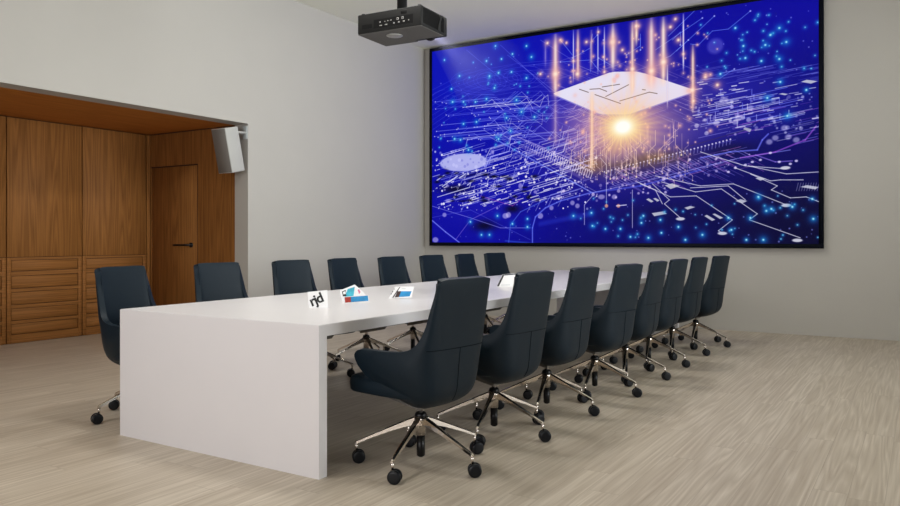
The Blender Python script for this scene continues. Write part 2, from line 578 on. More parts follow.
def poly(pts, col, amp=1.0, soft=1.5):
    if col[0] > 200 and len(pts) == 4:
        mu, mv = sum(a for a, b in pts) / 4, sum(b for a, b in pts) / 4
        pts = [(mu + (a - mu) * .85, mv + (b - mv) * .62) for a, b in pts]
        col = (196, 198, 214)
    q = [P(*p) for p in pts]
    xs = [a for a, b in q]; ys = [b for a, b in q]
    s = region(min(xs) - 3, max(xs) + 3, min(ys) - 3, max(ys) + 3)
    if s is None: return
    area2 = sum(x0 * y1 - x1 * y0 for (x0, y0), (x1, y1) in zip(q, q[1:] + q[:1]))
    sg = 1 if area2 > 0 else -1
    d = np.full(xx[s].shape, 1e9, np.float32)
    for (x0, y0), (x1, y1) in zip(q, q[1:] + q[:1]):
        n = math.hypot(x1 - x0, y1 - y0) + 1e-6
        d = np.minimum(d, sg * ((x1 - x0) * (yy[s] - y0) - (y1 - y0) * (xx[s] - x0)) / n)
    blend(s, amp * np.clip(d / soft + .5, 0, 1), col)


def paint():
    global art
    U = xx / AW; V = yy / AH          # V upwards
    base = np.stack([np.full_like(U, .03), np.full_like(U, .022), .60 + 0 * U], -1)
    # darker towards the bottom right, brighter top left
    dk = np.clip((1.15 - V) * (U * 1.1) - .25, 0, 1)
    base *= (1 - .72 * dk)[..., None]
    base[..., 2] += .12 * np.clip(1 - U * 1.4, 0, 1) * V
    base[..., 1] += .05 * np.clip(1 - U * 1.5, 0, 1) * V
    art = base.astype(np.float32)
    # soft clouds of violet
    for u, v, r, ry, c, a in [(605, 120, 200, 120, (105, 80, 215), .42), (622, 128, 150, 95, (235, 170, 200), .6), (580, 60, 190, 90, (30, 30, 225), .25),
                              (480, 205, 170, 80, (60, 50, 205), .22), (730, 90, 170, 50, (80, 80, 225), .22), (700, 130, 130, 50, (80, 80, 225), .22),
                              (470, 85, 150, 45, (20, 35, 215), .3), (470, 120, 160, 60, (20, 30, 205), .2), (770, 115, 110, 50, (60, 60, 215), .25)]:
        glow(u, v, r, c, a, ry, 'over')
    for u, v, r, ry, a in [(484, 226, 46, 20, .97), (455, 189, 60, 16, .95), (512, 209, 30, 14, .95), (470, 175, 70, 10, .5), (790, 215, 170, 80, .55), (730, 150, 70, 22, .65), (625, 172, 90, 20, .5),
                           (660, 215, 190, 40, .4)]:
        glow(u, v, r, (4, 2, 45), a, ry, 'over')
    for u, v, r, ry, c, a in [(590, 165, 60, 30, (112, 78, 52), .9), (655, 158, 95, 22, (88, 66, 40), .8), (628, 165, 80, 14, (50, 34, 20), .6), (610, 150, 60, 26, (160, 110, 110), .5)]:
        glow(u, v, r, c, a, ry, 'over')
    W = (225, 225, 255); B = (120, 130, 250); T = (70, 180, 240); O = (255, 190, 160)
    # curved network arcs, upper left
    for j in range(9):
        x0, y0 = 432 + j * 3, 96 + j * 4
        line([(432, 90 + j * 5), (455, 78 + j * 4.5), (480, 70 + j * 4), (520, 63 + j * 4), (556, 60 + j * 4.5)], 1.2, B, .35)
    for j in range(14):
        cx, cy = rng.choice([(520, 77), (478, 82), (450, 98), (497, 80)])
        r = 3 + j * 1.2
        line([(cx + r * 1.5 * math.cos(a / 10 * math.pi), cy + r * .7 * math.sin(a / 10 * math.pi)) for a in range(-4, 15)], 1.1, B, .35)
    for a, b, c, d in [(466, 50, 500, 78), (500, 45, 550, 92), (507, 55, 560, 96), (540, 40, 575, 62), (520, 66, 560, 62)]:
        line([(a, b), (c, d)], 1.2, B, .6)
    # left middle traces
    for j in range(70):
        u = 434 + rng.random() * 90; v = 100 + rng.random() * 42
        l = 18 + rng.random() * 38
        v2 = v - l * .10
        p = [(u, v), (u + l, v2), (u + l + 8, v2 + rng.choice([-6, 5, 6])), (u + l + 8 + rng.random() * 16, v2 + rng.choice([-6, 5]))]
        line(p, rng.choice([1.2, 1.8]), rng.choice([B, W, B, (150, 160, 255)]), .45 + .3 * rng.random())
        disc(p[0][0], p[0][1], 2.2, W, .7)
    # texture of traces around and under the chip
    for j in range(150):
        u = 553 + rng.random() * 150; v = 60 + rng.random() * 62
        l = 8 + rng.random() * 26
        s = rng.choice([.42, -.32, .42])
        line([(u, v), (u + l, v + s * l)], 1.1, rng.choice([B, W, (190, 170, 240)]), .16 + .3 * rng.random())
    # lower left city of traces
    for j in range(120):
        u = 432 + rng.random() * 135; v = 150 + rng.random() * 58 - (u - 432) * .05
        l = 10 + rng.random() * 34
        dv = -.30 * l
        p = [(u, v), (u + l, v + dv)]
        if rng.random() < .5: p += [(u + l + 1.5, v + dv - 7), (u + l + 12, v + dv - 10)]
        if rng.random() < .4: p = [(p[0][0] - 5, p[0][1] + 10)] + p
        line(p, rng.choice([1.0, 1.4, 1.9]), rng.choice([W, W, (170, 175, 255), (140, 145, 250)]), .5 + .5 * rng.random())
    for j in range(260):
        u = 432 + rng.random() * 165; v = 150 + rng.random() * 60
        disc(u, v, 1.6 + 3.2 * rng.random() ** 2, (235, 232, 255), .4 + .6 * rng.random(), soft=1.6)
    for u, v, r, rr in [(447, 186, 7, 5), (444, 215, 9, 8), (448, 201, 14, 7), (520, 186, 8, 10), (535, 192, 7, 6), (536, 200, 7, 6), (551, 208, 8, 8), (540, 216, 10, 10), (572, 203, 8, 8), (577, 206, 8, 8),
                        (558, 197, 9, 7), (505, 216, 12, 10), (435, 240, 13, 10), (508, 215, 10, 10), (431, 150, 6, 6), (492, 152, 6, 8), (614, 197, 9, 8), (601, 197, 12, 8)]:
        disc(u, v, r, (215, 205, 250), .55, rr, soft=4)
    for u, v, r in [(447, 183, 10), (453, 179, 8), (440, 178, 7), (462, 176, 6), (470, 183, 6)]:
        line([(u - r * .5, v + r * .35), (u + r * .5, v - r * .35)], 4, (230, 230, 255), .8)
    # oval plate
    disc(462.5, 162.5, 100, (172, 174, 236), .9, 33, 4)
    disc(475, 159, 34, (200, 200, 250), .5, 12, 6)
    disc(443, 166, 8, (80, 80, 190), .6, 6, 3); disc(458, 170, 10, (60, 60, 190), .5, 5, 3); disc(475, 166, 5, (110, 110, 210), .6)
    for j in range(14): disc(440 + j * 3.8, 153 + 3 * math.sin(j), 3 + 3 * rng.random(), (200, 200, 255), .45)
    # curves bottom left
    line([(532, 245), (532, 228), (535, 217), (545, 208), (560, 201), (590, 193), (640, 186), (700, 170)], 5, (70, 90, 235), .6, 3)
    line([(532, 245), (532, 228), (535, 217), (545, 208), (560, 201), (590, 193)], 2, (150, 160, 255), .5)
    line([(431, 220), (445, 232), (462, 245)], 4, (120, 130, 250), .8, 2)
    line([(431, 206), (470, 218), (500, 228), (530, 228)], 2, (140, 140, 240), .7)
    line([(455, 240), (470, 220), (500, 205), (520, 196)], 2, (150, 120, 230), .6)
    line([(508, 245), (510, 225), (520, 212), (545, 200)], 3, (90, 120, 240), .6)
    line([(480, 196), (512, 206), (520, 200)], 1.5, (220, 90, 190), .6)
    line([(430, 218), (470, 210), (530, 240)], 1.2, B, .5)
    line([(505, 241), (560, 246)], 4, (60, 110, 220), .5, 4)
    line([(540, 224), (590, 214)], 14, (40, 60, 200), .4, 10)
    # board edge rails and comb of pins
    line([(498, 141), (592, 193)], 3, (120, 140, 250), .85)
    line([(502, 140), (596, 192)], 1.2, W, .5)
    line([(517, 137), (592, 168)], 4, (170, 160, 235), .65, 2)
    line([(520, 146), (585, 180)], 9, (90, 80, 180), .5, 4)
    line([(518, 143), (590, 178)], 1.6, (200, 190, 250), .6)
    for j in range(30):
        u = 524 + j * 2.25; v = 142.5 + j * 1.02
        line([(u, v), (u + 1.8, v - 1.5), (u + 2.6, v + 1), (u + .6, v + 7)], 1.6, (225, 220, 255), .45 + .5 * min(1, j / 12))
    line([(592, 193), (640, 182), (740, 158), (790, 150)], 2.4, (150, 160, 255), .6)
    # right pin row
    for j in range(36):
        u = 604 + j * 3.6; v = 172 - j * .93
        disc(u, v, 2.5, (230, 225, 255), .9)
        line([(u, v), (u - .5, v + 5)], 1.4, (150, 150, 240), .7)
    for j in range(34):
        u = 608 + j * 3.2; v = 182 - j * .85
        line([(u, v), (u + 8, v + 4.5)], 1.3, (170, 160, 245), .6)
    line([(690, 146), (745, 130), (760, 120)], 2.5, (40, 30, 90), .7)
    # violet haze of traces in the mid right
    for j in range(130):
        u = 600 + rng.random() * 150; v = 168 + rng.random() * 22 - (u - 600) * .14
        l = 6 + 16 * rng.random()
        line([(u, v), (u + l, v + .5 * l * rng.choice([1, 1, -.5]))], 1.1, rng.choice([(190, 170, 250), (150, 150, 255), (220, 140, 230)]), .3 + .4 * rng.random())
    for j in range(70):
        u = 600 + rng.random() * 150; v = 172 + rng.random() * 20 - (u - 600) * .14
        disc(u, v, 1.5 + 3 * rng.random(), (225, 205, 255), .3 + .4 * rng.random(), soft=2.5)
    # right: stepped traces rising
    for j in range(44):
        u = 694 + rng.random() * 95; v = 88 + rng.random() * 38
        l = 14 + 22 * rng.random()
        p = [(u, v), (u, v + 6), (u + l, v + 6 - .22 * l)] if j % 2 else [(u, v), (u + l, v - .2 * l)]
        line(p, 1.7, rng.choice([(170, 175, 255), W, B]), .75)
    for j in range(55):
        u = 690 + rng.random() * 130; v = 62 + rng.random() * 16
        l = 10 + 30 * rng.random()
        line([(u, v + 6), (u + l, v + 6 - .2 * l)], 1.2, (140, 150, 250), .25 + .25 * rng.random())
    for j in range(70):
        u = 690 + rng.random() * 130; v = 96 + rng.random() * 40
        disc(u, v, 2 + 5 * rng.random() ** 2, (215, 215, 255), .25 + .35 * rng.random(), soft=3)
    for j in range(60):
        u = 690 + rng.random() * 130; v = 100 + rng.random() * 45
        l = 10 + 22 * rng.random()
        line([(u, v), (u + l, v - .22 * l)], 1.3, rng.choice([(150, 150, 255), W, (190, 120, 235)]), .3 + .35 * rng.random())
    for u, v in [(725, 100), (750, 108), (738, 118), (716, 123), (788, 137), (784, 128), (775, 138), (769, 142), (796, 140), (735, 122)]:
        disc(u, v, 9, (220, 215, 255), .5, 8, 5)
    line([(700, 158), (730, 152), (757, 150), (762, 140), (768, 134)], 4, (110, 120, 250), .7, 2)
    line([(740, 158), (775, 152), (805, 140), (816, 126)], 3.5, (170, 90, 225), .65, 2)
    line([(755, 155), (775, 162), (792, 161)], 3, (160, 130, 245), .6)
    for u, v in [(745, 165), (735, 168), (728, 172), (760, 160), (770, 153), (752, 162), (790, 164), (779, 162), (796, 161)]:
        disc(u, v, 4.5, (225, 215, 255), .8, 3.5, 2)
    poly([(799, 82), (806, 78.5), (819, 81), (811, 85)], (210, 215, 245), .9)
    poly([(742, 129), (744, 126), (752, 129), (750, 134)], (215, 215, 250), .8)
    poly([(777, 94), (782, 92.5), (789, 94), (785, 96)], (215, 215, 250), .9)
    # long white traces bottom right with pads
    S = (222, 222, 240)
    for p in [[(661, 182), (695, 192), (721, 189), (757, 214), (749, 220), (800, 238)],
              [(655, 176), (700, 186), (733, 184), (786, 205)],
              [(637, 182), (670, 197), (696, 196), (732, 220), (718, 231), (722, 233)],
              [(652, 184), (669, 200), (664, 204), (680, 218)],
              [(750, 174), (777, 186), (771, 190), (790, 198), (806, 197), (819, 202)],
              [(748, 166), (786, 174), (819, 172)],
              [(735, 168), (770, 181), (780, 180), (803, 180)],
              [(640, 184), (655, 190), (662, 204)],
              [(700, 152), (745, 166), (786, 169)],
              [(690, 188), (728, 186), (745, 200)]]:
        line(p, 2.0, S, .85)
    for u, v in [(797, 240.5), (786, 205.5), (680, 219), (722, 233.5), (785, 168)]:
        disc(u, v, 14, (205, 205, 222), .95, 5, 2)
    for q in [[(734, 201), (740, 198), (748, 201), (742, 205)], [(754, 178), (760, 176), (767, 179), (760, 182)], [(798, 187), (806, 184), (820, 187), (816, 191)],
              [(650, 213), (664, 210), (668, 214), (653, 218)], [(683, 208), (690, 205), (696, 207), (687, 211)], [(703, 215), (706, 213), (716, 221), (712, 223)],
              [(711, 213), (714, 212), (724, 219), (720, 221)], [(645, 199), (648, 197), (654, 202), (651, 204)], [(652, 198), (655, 197), (660, 201), (657, 203)],
              [(663, 185), (672, 182), (681, 186), (670, 191)]]:
        poly(q, (205, 205, 215), .9)
    for j in range(9):
        line([(796 + j * 2.6, 191), (798 + j * 2.6, 183)], 1, (200, 200, 235), .6)
    # traces hanging below the star
    for u, h in [(577, 18), (586, 20), (596, 22), (604, 34), (612, 28), (620, 30), (630, 32), (640, 22), (655, 18), (664, 14), (675, 10)]:
        s = rng.choice([-1, 1])
        line([(u, 128 + rng.random() * 12), (u, 145), (u + s * 6, 151), (u + s * 6, 145 + h)], 1.5, (250, 225, 215), .7)
        disc(u + s * 6, 145 + h, 3, (250, 230, 200), .8)
    line([(584, 225), (584, 205), (592, 196)], 1.4, W, .8); line([(632, 228), (632, 190)], 1.4, W, .8); line([(606, 206), (606, 165), (600, 158)], 1.4, W, .8)
    disc(606, 206, 6, (235, 160, 130), .8, soft=3); disc(618, 206, 6, (235, 160, 130), .8, soft=3)
    line([(616, 206), (626, 205)], 3, W, .8)
    # sparse upper traces
    for p in [[(750, 11), (728, 29), (712, 31), (698, 45), (690, 44)], [(714, 16), (676, 51)], [(695, 10), (668, 36)], [(688, 40), (670, 56), (660, 60)], [(702, 18), (655, 50)],
              [(640, 50), (640, 34)], [(626, 55), (640, 46), (640, 38)], [(603, 40), (603, 60)], [(597, 35), (590, 42), (590, 72)], [(680, 45), (680, 32), (672, 40)], [(734, 69), (720, 78), (700, 80)],
              [(560, 40), (572, 55)], [(572, 58), (590, 48), (592, 34)], [(598, 58), (612, 66)], [(560, 62), (590, 60), (600, 72)]]:
        line(p, 1.6, (110, 140, 255), .75)
        disc(p[0][0], p[0][1], 2.6, (170, 180, 255), .8)
    disc(715, 46, 24, (130, 130, 230), .4, soft=10)
    # chip
    chip = [(553, 93.6), (556, 92), (608, 73), (614, 71.8), (636, 71.5), (645, 73.6), (691, 89), (693.5, 90.6), (690, 93), (630, 113.8), (624, 114.5), (603, 114.4), (598, 113.4), (556, 95.5)]
    poly([(u, v + 1.2) for u, v in chip], (120, 120, 220), 1)
    poly(chip, (226, 228, 254), 1)
    K = (70, 60, 56)
    for p in [[(579, 89.3), (588, 92.4)], [(589.5, 89.3), (599.4, 88.7), (606.3, 91.4)], [(601.8, 87), (619.2, 84.3)], [(594.5, 94.6), (620.2, 103.6)], [(605.3, 96.6), (628.3, 84.7)],
              [(619.4, 101), (649, 92.2), (656.7, 93.6)], [(642, 89.6), (645, 90)]]:
        line(p, 2.4, K, .9)
    # dense fans of fine traces below and beside the chip
    for j in range(75):
        u = 562 + rng.random() * 128; v = 118 + rng.random() * 45
        h = 6 + 12 * rng.random(); s_ = rng.choice([-1, 1]); q = 3 + 5 * rng.random()
        line([(u, v), (u, v + h), (u + s_ * q, v + h + q * .8), (u + s_ * q, v + h + q * .8 + 5)], 1.2, (255, 222, 228), .28 + .4 * rng.random())
        disc(u + s_ * q, v + h + q * .8 + 5, 1.9, (255, 225, 200), .7)
    for j in range(60):
        u = 560 + rng.random() * 34; v = 112 + rng.random() * 40
        l = 8 + 14 * rng.random()
        line([(u, v), (u + l, v - .35 * l), (u + l + 4, v - .35 * l - 5)], 1.2, (215, 185, 240), .3 + .35 * rng.random())
    # black gaps with bright dashes between them, lower left
    for j in range(26):
        glow(434 + rng.random() * 105, 168 + rng.random() * 34, 8 + 9 * rng.random(), (3, 2, 30), .85, 3 + 3 * rng.random(), 'over')
    for j in range(90):
        u = 432 + rng.random() * 130; v = 163 + rng.random() * 44
        l = 2 + 7 * rng.random()
        line([(u, v), (u + l, v - .3 * l)], 1.6 + 1.6 * rng.random(), (240, 238, 255), .6 + .4 * rng.random(), 1.4)
    disc(462.5, 162.5, 98, (176, 178, 238), .92, 31, 3)
    for j in range(16): disc(442 + j * 2.8, 163 + 4 * math.sin(j * 1.7), 3 + 4 * rng.random(), rng.choice([(205, 205, 255), (120, 120, 215)]), .5)
    for j in range(60):
        u = 560 + rng.random() * 110; v = 178 + rng.random() * 26 - (u - 560) * .08
        disc(u, v, 2 + 4 * rng.random() ** 2, (225, 210, 255), .35 + .4 * rng.random(), soft=2.5)
    for j in range(40):
        u = 690 + rng.random() * 125; v = 82 + rng.random() * 50
        l = 3 + 8 * rng.random()
        line([(u, v), (u + l, v - .15 * l)], 1.6 + 1.4 * rng.random(), (232, 232, 255), .5 + .4 * rng.random(), 1.4)
    # small teal sparks
    for j in range(120):
        if j % 3 == 0: u, v = 434 + rng.random() * 120, 62 + rng.random() * 90
        elif j % 3 == 1: u, v = 580 + rng.random() * 238, 196 + rng.random() * 46
        else: u, v = 700 + rng.random() * 118, 14 + rng.random() * 55
        if v < 56 - (u - 430) * .14: continue
        glow(u, v, 3.5 + 3 * rng.random(), (35, 150, 220), .55 + .3 * rng.random(), None, 'over', 1.6)
        glow(u, v, 1.5, (190, 240, 250), .8, None, 'over')
    # light shafts
    for u, v0, v1, w, c, a in [(555, 34, 100, 12, (255, 185, 165), .75), (573, 30, 84, 2, (190, 190, 255), .8), (577.5, 30, 82, 7, (255, 180, 150), .7), (591, 30, 72, 5, (255, 180, 150), .45),
                               (597.5, 27, 76, 2, (170, 180, 255), .8), (604, 27, 74, 2, (200, 200, 255), .8), (612.5, 24, 74, 11, (255, 200, 180), .8), (632, 22, 98, 7, (255, 195, 160), .7),
                               (636, 20, 48, 6, (255, 200, 160), .85), (651, 18, 92, 13, (255, 180, 165), .75), (663, 17, 88, 9, (255, 205, 180), .8), (683, 14, 74, 2.2, (200, 200, 255), .9), (667, 65, 110, 2, (200, 200, 255), .8),
                               (692.5, 45, 115, 6, (255, 190, 150), .75), (591.5, 92, 175, 6, (255, 205, 160), .75), (555, 95, 150, 10, (200, 150, 190), .35), (545, 40, 70, 6, (200, 160, 230), .3), (612, 72, 100, 2, (255, 235, 210), .5)]:
        x, y0 = P(u, v1); _, y1 = P(u, v0)
        s = region(x - 3 * w, x + 3 * w, y0, y1)
        w = w * 1.25
        d = np.abs(xx[s] - x) / w
        f_ = np.clip((y1 - yy[s]) / 60 + .3, .3, 1) * np.clip((yy[s] - y0) / 40, 0, 1)
        blend(s, np.clip(a * np.exp(-d ** 2) * f_, 0, 1), c)
        blend(s, np.clip(a * .9 * np.exp(-(d * 3) ** 2) * f_, 0, 1), (255, 245, 235))
    for u, v, r in [(555, 74, 20), (577, 74, 13), (612, 42, 16), (632, 69, 14), (636, 26, 12), (651, 71, 18), (663, 62, 18), (692, 90, 15), (540, 74, 8), (586, 42, 8), (547, 43, 9), (560, 40, 8),
                    (693, 101, 8), (683, 54, 7), (670, 27, 9), (678, 40, 9), (675, 19, 8), (573, 61, 7), (603, 57, 6), (622, 50, 8), (604, 72, 8), (705, 77, 10), (717, 85, 9), (566, 43, 6), (598, 32, 6)]:
        glow(u, v, r * 1.25, (245, 178, 165), .8, None, 'over', 1.5)
        glow(u, v, r * .42, (255, 235, 215), 1, None, 'over')
    # bokeh points: warm near the middle, teal elsewhere
    for j in range(130):
        u = 545 + rng.random() * 175; v = 22 + rng.random() * 135
        if v < 34 - (u - 545) * .13: continue
        glow(u, v, 3 + 5 * rng.random(), (242, 180, 175), .4 + .4 * rng.random(), None, 'over'); disc(u, v, 1.4, (255, 225, 205), .7)
    for j in range(190):
        u = 434 + rng.random() * 384; v = rng.choice([rng.uniform(40, 150), rng.uniform(190, 242), rng.uniform(5, 75)])
        if 545 < u < 690 and v < 190: continue
        if v < 52 - (u - 430) * .15: continue
        r = 1.2 + 1.5 * rng.random()
        disc(u, v, r, (150, 160, 250), .55)
    teal = [(735, 28), (779, 28), (786, 42), (743, 46), (765, 45), (745, 58), (761, 61), (779, 59), (770, 35), (720, 74), (780, 82), (767, 98), (806, 90), (787, 116), (792, 207), (812, 199), (746, 240), (763, 240),
            (813, 219), (728, 218), (731, 230), (685, 240), (702, 235), (678, 227), (643, 216), (641, 223), (630, 237), (648, 238), (661, 233), (660, 220), (592, 226), (605, 229), (620, 229), (591, 213), (766, 211),
            (495, 46), (526, 46), (486, 61), (531, 57), (512, 54), (501, 59), (459, 76), (489, 76), (498, 73), (511, 72), (526, 78), (494, 88), (486, 99), (451, 89), (463, 102), (452, 102), (475, 102), (516, 100),
            (476, 122), (463, 124), (506, 118), (521, 112), (534, 117), (454, 139), (468, 150), (489, 235), (481, 235), (512, 224), (497, 216), (470, 222), (527, 219), (527, 227), (444, 60), (460, 140), (498, 139), (510, 131),
            (573, 216), (750, 218), (758, 197), (771, 209)]
    for u, v in teal:
        glow(u, v, 8 + 4 * rng.random(), (20, 135, 215), .8, None, 'over', 1.5)
        glow(u, v, 2.8, (190, 245, 250), 1, None, 'over')
    # the star
    glow(622, 128, 150, (250, 180, 150), .75, 100, 'over', 1.3)
    x, y = P(622.5, 127)
    s = region(x - 220, x + 220, y - 180, y + 180)
    ang = np.arctan2(yy[s] - y, xx[s] - x); r = np.hypot(xx[s] - x, (yy[s] - y))
    rays = .5 + .5 * np.sin(ang * 22 + 2 * np.sin(ang * 5)) * np.sin(ang * 13 + 1)
    blend(s, np.clip(rays * .8 * np.exp(-(r / 95) ** 1.5), 0, 1), (255, 215, 150), 'over')
    glow(622.5, 127, 66, (255, 205, 125), .9, 50, 'over')
    glow(622.5, 127, 44, (255, 243, 190), 1.2, 34, 'over')
    glow(622.5, 127, 25, (255, 255, 248), 1.8, 20, 'over')
    # bottom and side inner glow of the panel
    art = np.clip(art, 0, 1)


paint()
img = bpy.data.images.new('circuit_picture', AW, AH)
px = np.ones((AH, AW, 4), np.float32)
px[..., :3] = art
img.pixels.foreach_set(px.ravel())
img.update()
img.pack()

M_PIC = bpy.data.materials.new('display_picture')
M_PIC.use_nodes = True
nt = M_PIC.node_tree
p = nt.nodes['Principled BSDF']
p.inputs['Base Color'].default_value = (.004, .004, .006, 1)
p.inputs['Roughness'].default_value = .5
p.inputs['Specular IOR Level'].default_value = .03
ti = nt.nodes.new('ShaderNodeTexImage'); ti.image = img; ti.extension = 'EXTEND'
uvn = nt.nodes.new('ShaderNodeUVMap'); uvn.uv_map = 'UVMap'
nt.links.new(uvn.outputs[0], ti.inputs[0])
nt.links.new(ti.outputs[0], p.inputs['Emission Color'])
p.inputs['Emission Strength'].default_value = 1.0

disp = thing('wall_display', 'huge black-framed wall display showing a glowing AI chip on blue circuits', 'screen', ((SX0 + SX1) / 2, YE, SZ0))
hw = (SX1 - SX0) / 2; hh = SZ1 - SZ0
bm = bmesh.new()
th = YE - SY
box(bm, -hw, hw, -th + .004, -.045, 0.0, BZ, .004, 1)
box(bm, -hw, hw, -th + .004, -.045, hh - BZ, hh, .004, 1)
box(bm, -hw, -hw + BZ, -th + .004, -.045, BZ, hh - BZ, .004, 1)
box(bm, hw - BZ, hw, -th + .004, -.045, BZ, hh - BZ, .004, 1)
obj('frame', bm, M_FRAME, disp)
bm = bmesh.new()
box(bm, -hw + .25, hw - .25, -.045, -.001, .25, hh - .25)
obj('wall_mount', bm, M_BLKMET, disp)
bm = bmesh.new()
box(bm, -hw + BZ, hw - BZ, -th + .03, -.046, BZ, hh - BZ)
obj('back_panel', bm, M_BLKMET, disp)
me = bpy.data.meshes.new('picture_panel')
a, b, c, d = -hw + BZ, hw - BZ, BZ, hh - BZ
yp = -th + .010
yq = -th + .029
me.from_pydata([(a, yp, c), (b, yp, c), (b, yp, d), (a, yp, d), (a, yq, c), (b, yq, c), (b, yq, d), (a, yq, d)], [],
               [(0, 1, 2, 3), (5, 4, 7, 6), (0, 3, 7, 4), (1, 5, 6, 2), (0, 4, 5, 1), (3, 2, 6, 7)])
uv = me.uv_layers.new(name='UVMap')
for poly_ in me.polygons:
    for li in poly_.loop_indices:
        co = me.vertices[me.loops[li].vertex_index].co
        uv.data[li].uv = ((co.x - a) / (b - a), (co.z - c) / (d - c))
obj('picture_panel', me, M_PIC, disp)

# ------------------------------------------------------------------ conference table
TX0, TX1, TY0, TY1, TZ, TT = -4.003, -2.457, 2.742, 9.04, .74, .0575
tb = thing('conference_table', 'long white conference table with solid slab ends standing on the oak floor', 'table', ((TX0 + TX1) / 2, (TY0 + TY1) / 2, 0))
w, l = (TX1 - TX0) / 2, (TY1 - TY0) / 2
def slab_top(bm, w, l):
    n = bmesh.new()
    box(n, -w, w, -l, l, TZ - TT, TZ)
    ed = [e for e in n.edges if all(v.co.z > TZ - .001 for v in e.verts)]
    bmesh.ops.bevel(n, geom=ed, offset=.003, segments=2, affect='EDGES')
    merge(bm, n)


bm = bmesh.new(); slab_top(bm, w, l); obj('tabletop', bm, M_TABLE, tb)
for s in (-1, 1):
    bm = bmesh.new()
    y0, y1 = sorted((s * l, s * (l - TT)))
    box(bm, -w, w, y0, y1, 0, TZ - TT)
    obj('end_panel', bm, M_TABLE, tb)
bm = bmesh.new()
for sx in (-1, 1): box(bm, sx * (w - .32) - .025, sx * (w - .32) + .025, -l + TT + .002, l - TT - .002, TZ - TT - .045, TZ - TT)
obj('under_rail', bm, M_BLKMET, tb)

# ------------------------------------------------------------------ office chairs


def catmull(pts, n, mirror=False):
    out = []
    P_ = [pts[0]] + list(pts) + [pts[-1]]
    m = len(pts) - 1
    for i in range(n):
        t = i / (n - 1) * m
        k = min(int(t), m - 1); f = t - k
        p0, p1, p2, p3 = (np.array(P_[k + j], float) for j in range(4))
        if k == 0: p0 = p2 * np.array((-1, 1, 1)) if mirror else 2 * p1 - p2
        if k == m - 1: p3 = 2 * p2 - p1
        out.append(.5 * ((2 * p1) + (-p0 + p2) * f + (2 * p0 - 5 * p1 + 4 * p2 - p3) * f * f + (-p0 + 3 * p1 - 3 * p2 + p3) * f ** 3))
    return out


KEYS = [
    [(0, -0.312, 0.962), (0, -0.29, 0.82), (0, -0.274, 0.72), (0, -0.262, 0.64), (0, -0.254, 0.57), (0, -0.248, 0.51), (0, -0.243, 0.455), (0, -0.235, 0.405), (0, -0.215, 0.365), (0, -0.175, 0.335), (0, -0.11, 0.312), (0, -0.03, 0.3)],
    [(0.13, -0.308, 0.962), (0.145, -0.284, 0.82), (0.152, -0.267, 0.72), (0.158, -0.254, 0.64), (0.163, -0.245, 0.572), (0.167, -0.237, 0.515), (0.17, -0.229, 0.463), (0.17, -0.217, 0.415), (0.165, -0.193, 0.375), (0.145, -0.15, 0.343), (0.11, -0.092, 0.318), (0.05, -0.02, 0.303)],
    [(0.187, -0.3025, 0.954), (0.202, -0.272, 0.82), (0.21, -0.25, 0.72), (0.22, -0.228, 0.64), (0.233, -0.196, 0.58), (0.247, -0.158, 0.535), (0.252, -0.125, 0.49), (0.244, -0.098, 0.45), (0.228, -0.07, 0.412), (0.2, -0.045, 0.38), (0.16, -0.02, 0.352), (0.11, 0.005, 0.328)],
    [(0.2045, -0.288, 0.934), (0.212, -0.25, 0.82), (0.222, -0.22, 0.72), (0.238, -0.178, 0.648), (0.252, -0.112, 0.614), (0.268, 0.0, 0.606), (0.279, 0.11, 0.606), (0.283, 0.172, 0.598), (0.279, 0.197, 0.565), (0.262, 0.175, 0.505), (0.232, 0.115, 0.44), (0.185, 0.06, 0.395)],
]


def make_shell():
    ns, ntt = 22, 45
    cols = [catmull(k_, ntt) for k_ in KEYS]
    grid = []
    for j in range(ntt):
        grid.append(catmull([c[j] for c in cols], ns, True))
    bm = bmesh.new()
    V = {}
    for j in range(ntt):
        for i in range(ns):
            x, y, z = grid[j][i]
            V[(i, j)] = bm.verts.new((x, y, z))
            if i > 0: V[(-i, j)] = bm.verts.new((-x, y, z))
    for j in range(ntt - 1):
        for i in range(-ns + 1, ns - 1):
            f = bm.faces.new((V[(i, j)], V[(i + 1, j)], V[(i + 1, j + 1)], V[(i, j + 1)]))
            f.smooth = True
    bmesh.ops.recalc_face_normals(bm, faces=bm.faces[:])
    # normals must point outwards (backwards at the middle of the back)
    bm.faces.ensure_lookup_table()
    fb = min(bm.faces, key=lambda f: (f.calc_center_median() - Vector((0, -.26, .7))).length)
    if fb.normal.y > 0: bmesh.ops.reverse_faces(bm, faces=bm.faces[:])
    me = bpy.data.meshes.new('tmp'); bm.to_mesh(me); bm.free()
    o = bpy.data.objects.new('tmp', me); COL.objects.link(o)
    md = o.modifiers.new('s', 'SOLIDIFY'); md.thickness = .038; md.offset = -1; md.use_rim = True
    md = o.modifiers.new('b', 'BEVEL'); md.width = .012; md.segments = 3; md.limit_method = 'ANGLE'; md.angle_limit = math.radians(50)
    dg = bpy.context.evaluated_depsgraph_get(); dg.update()
    nm = bpy.data.meshes.new_from_object(o.evaluated_get(dg))
    bpy.data.objects.remove(o); nm.name = 'backrest'
    for f in nm.polygons: f.use_smooth = True
    nm.materials.clear()
    return nm, grid


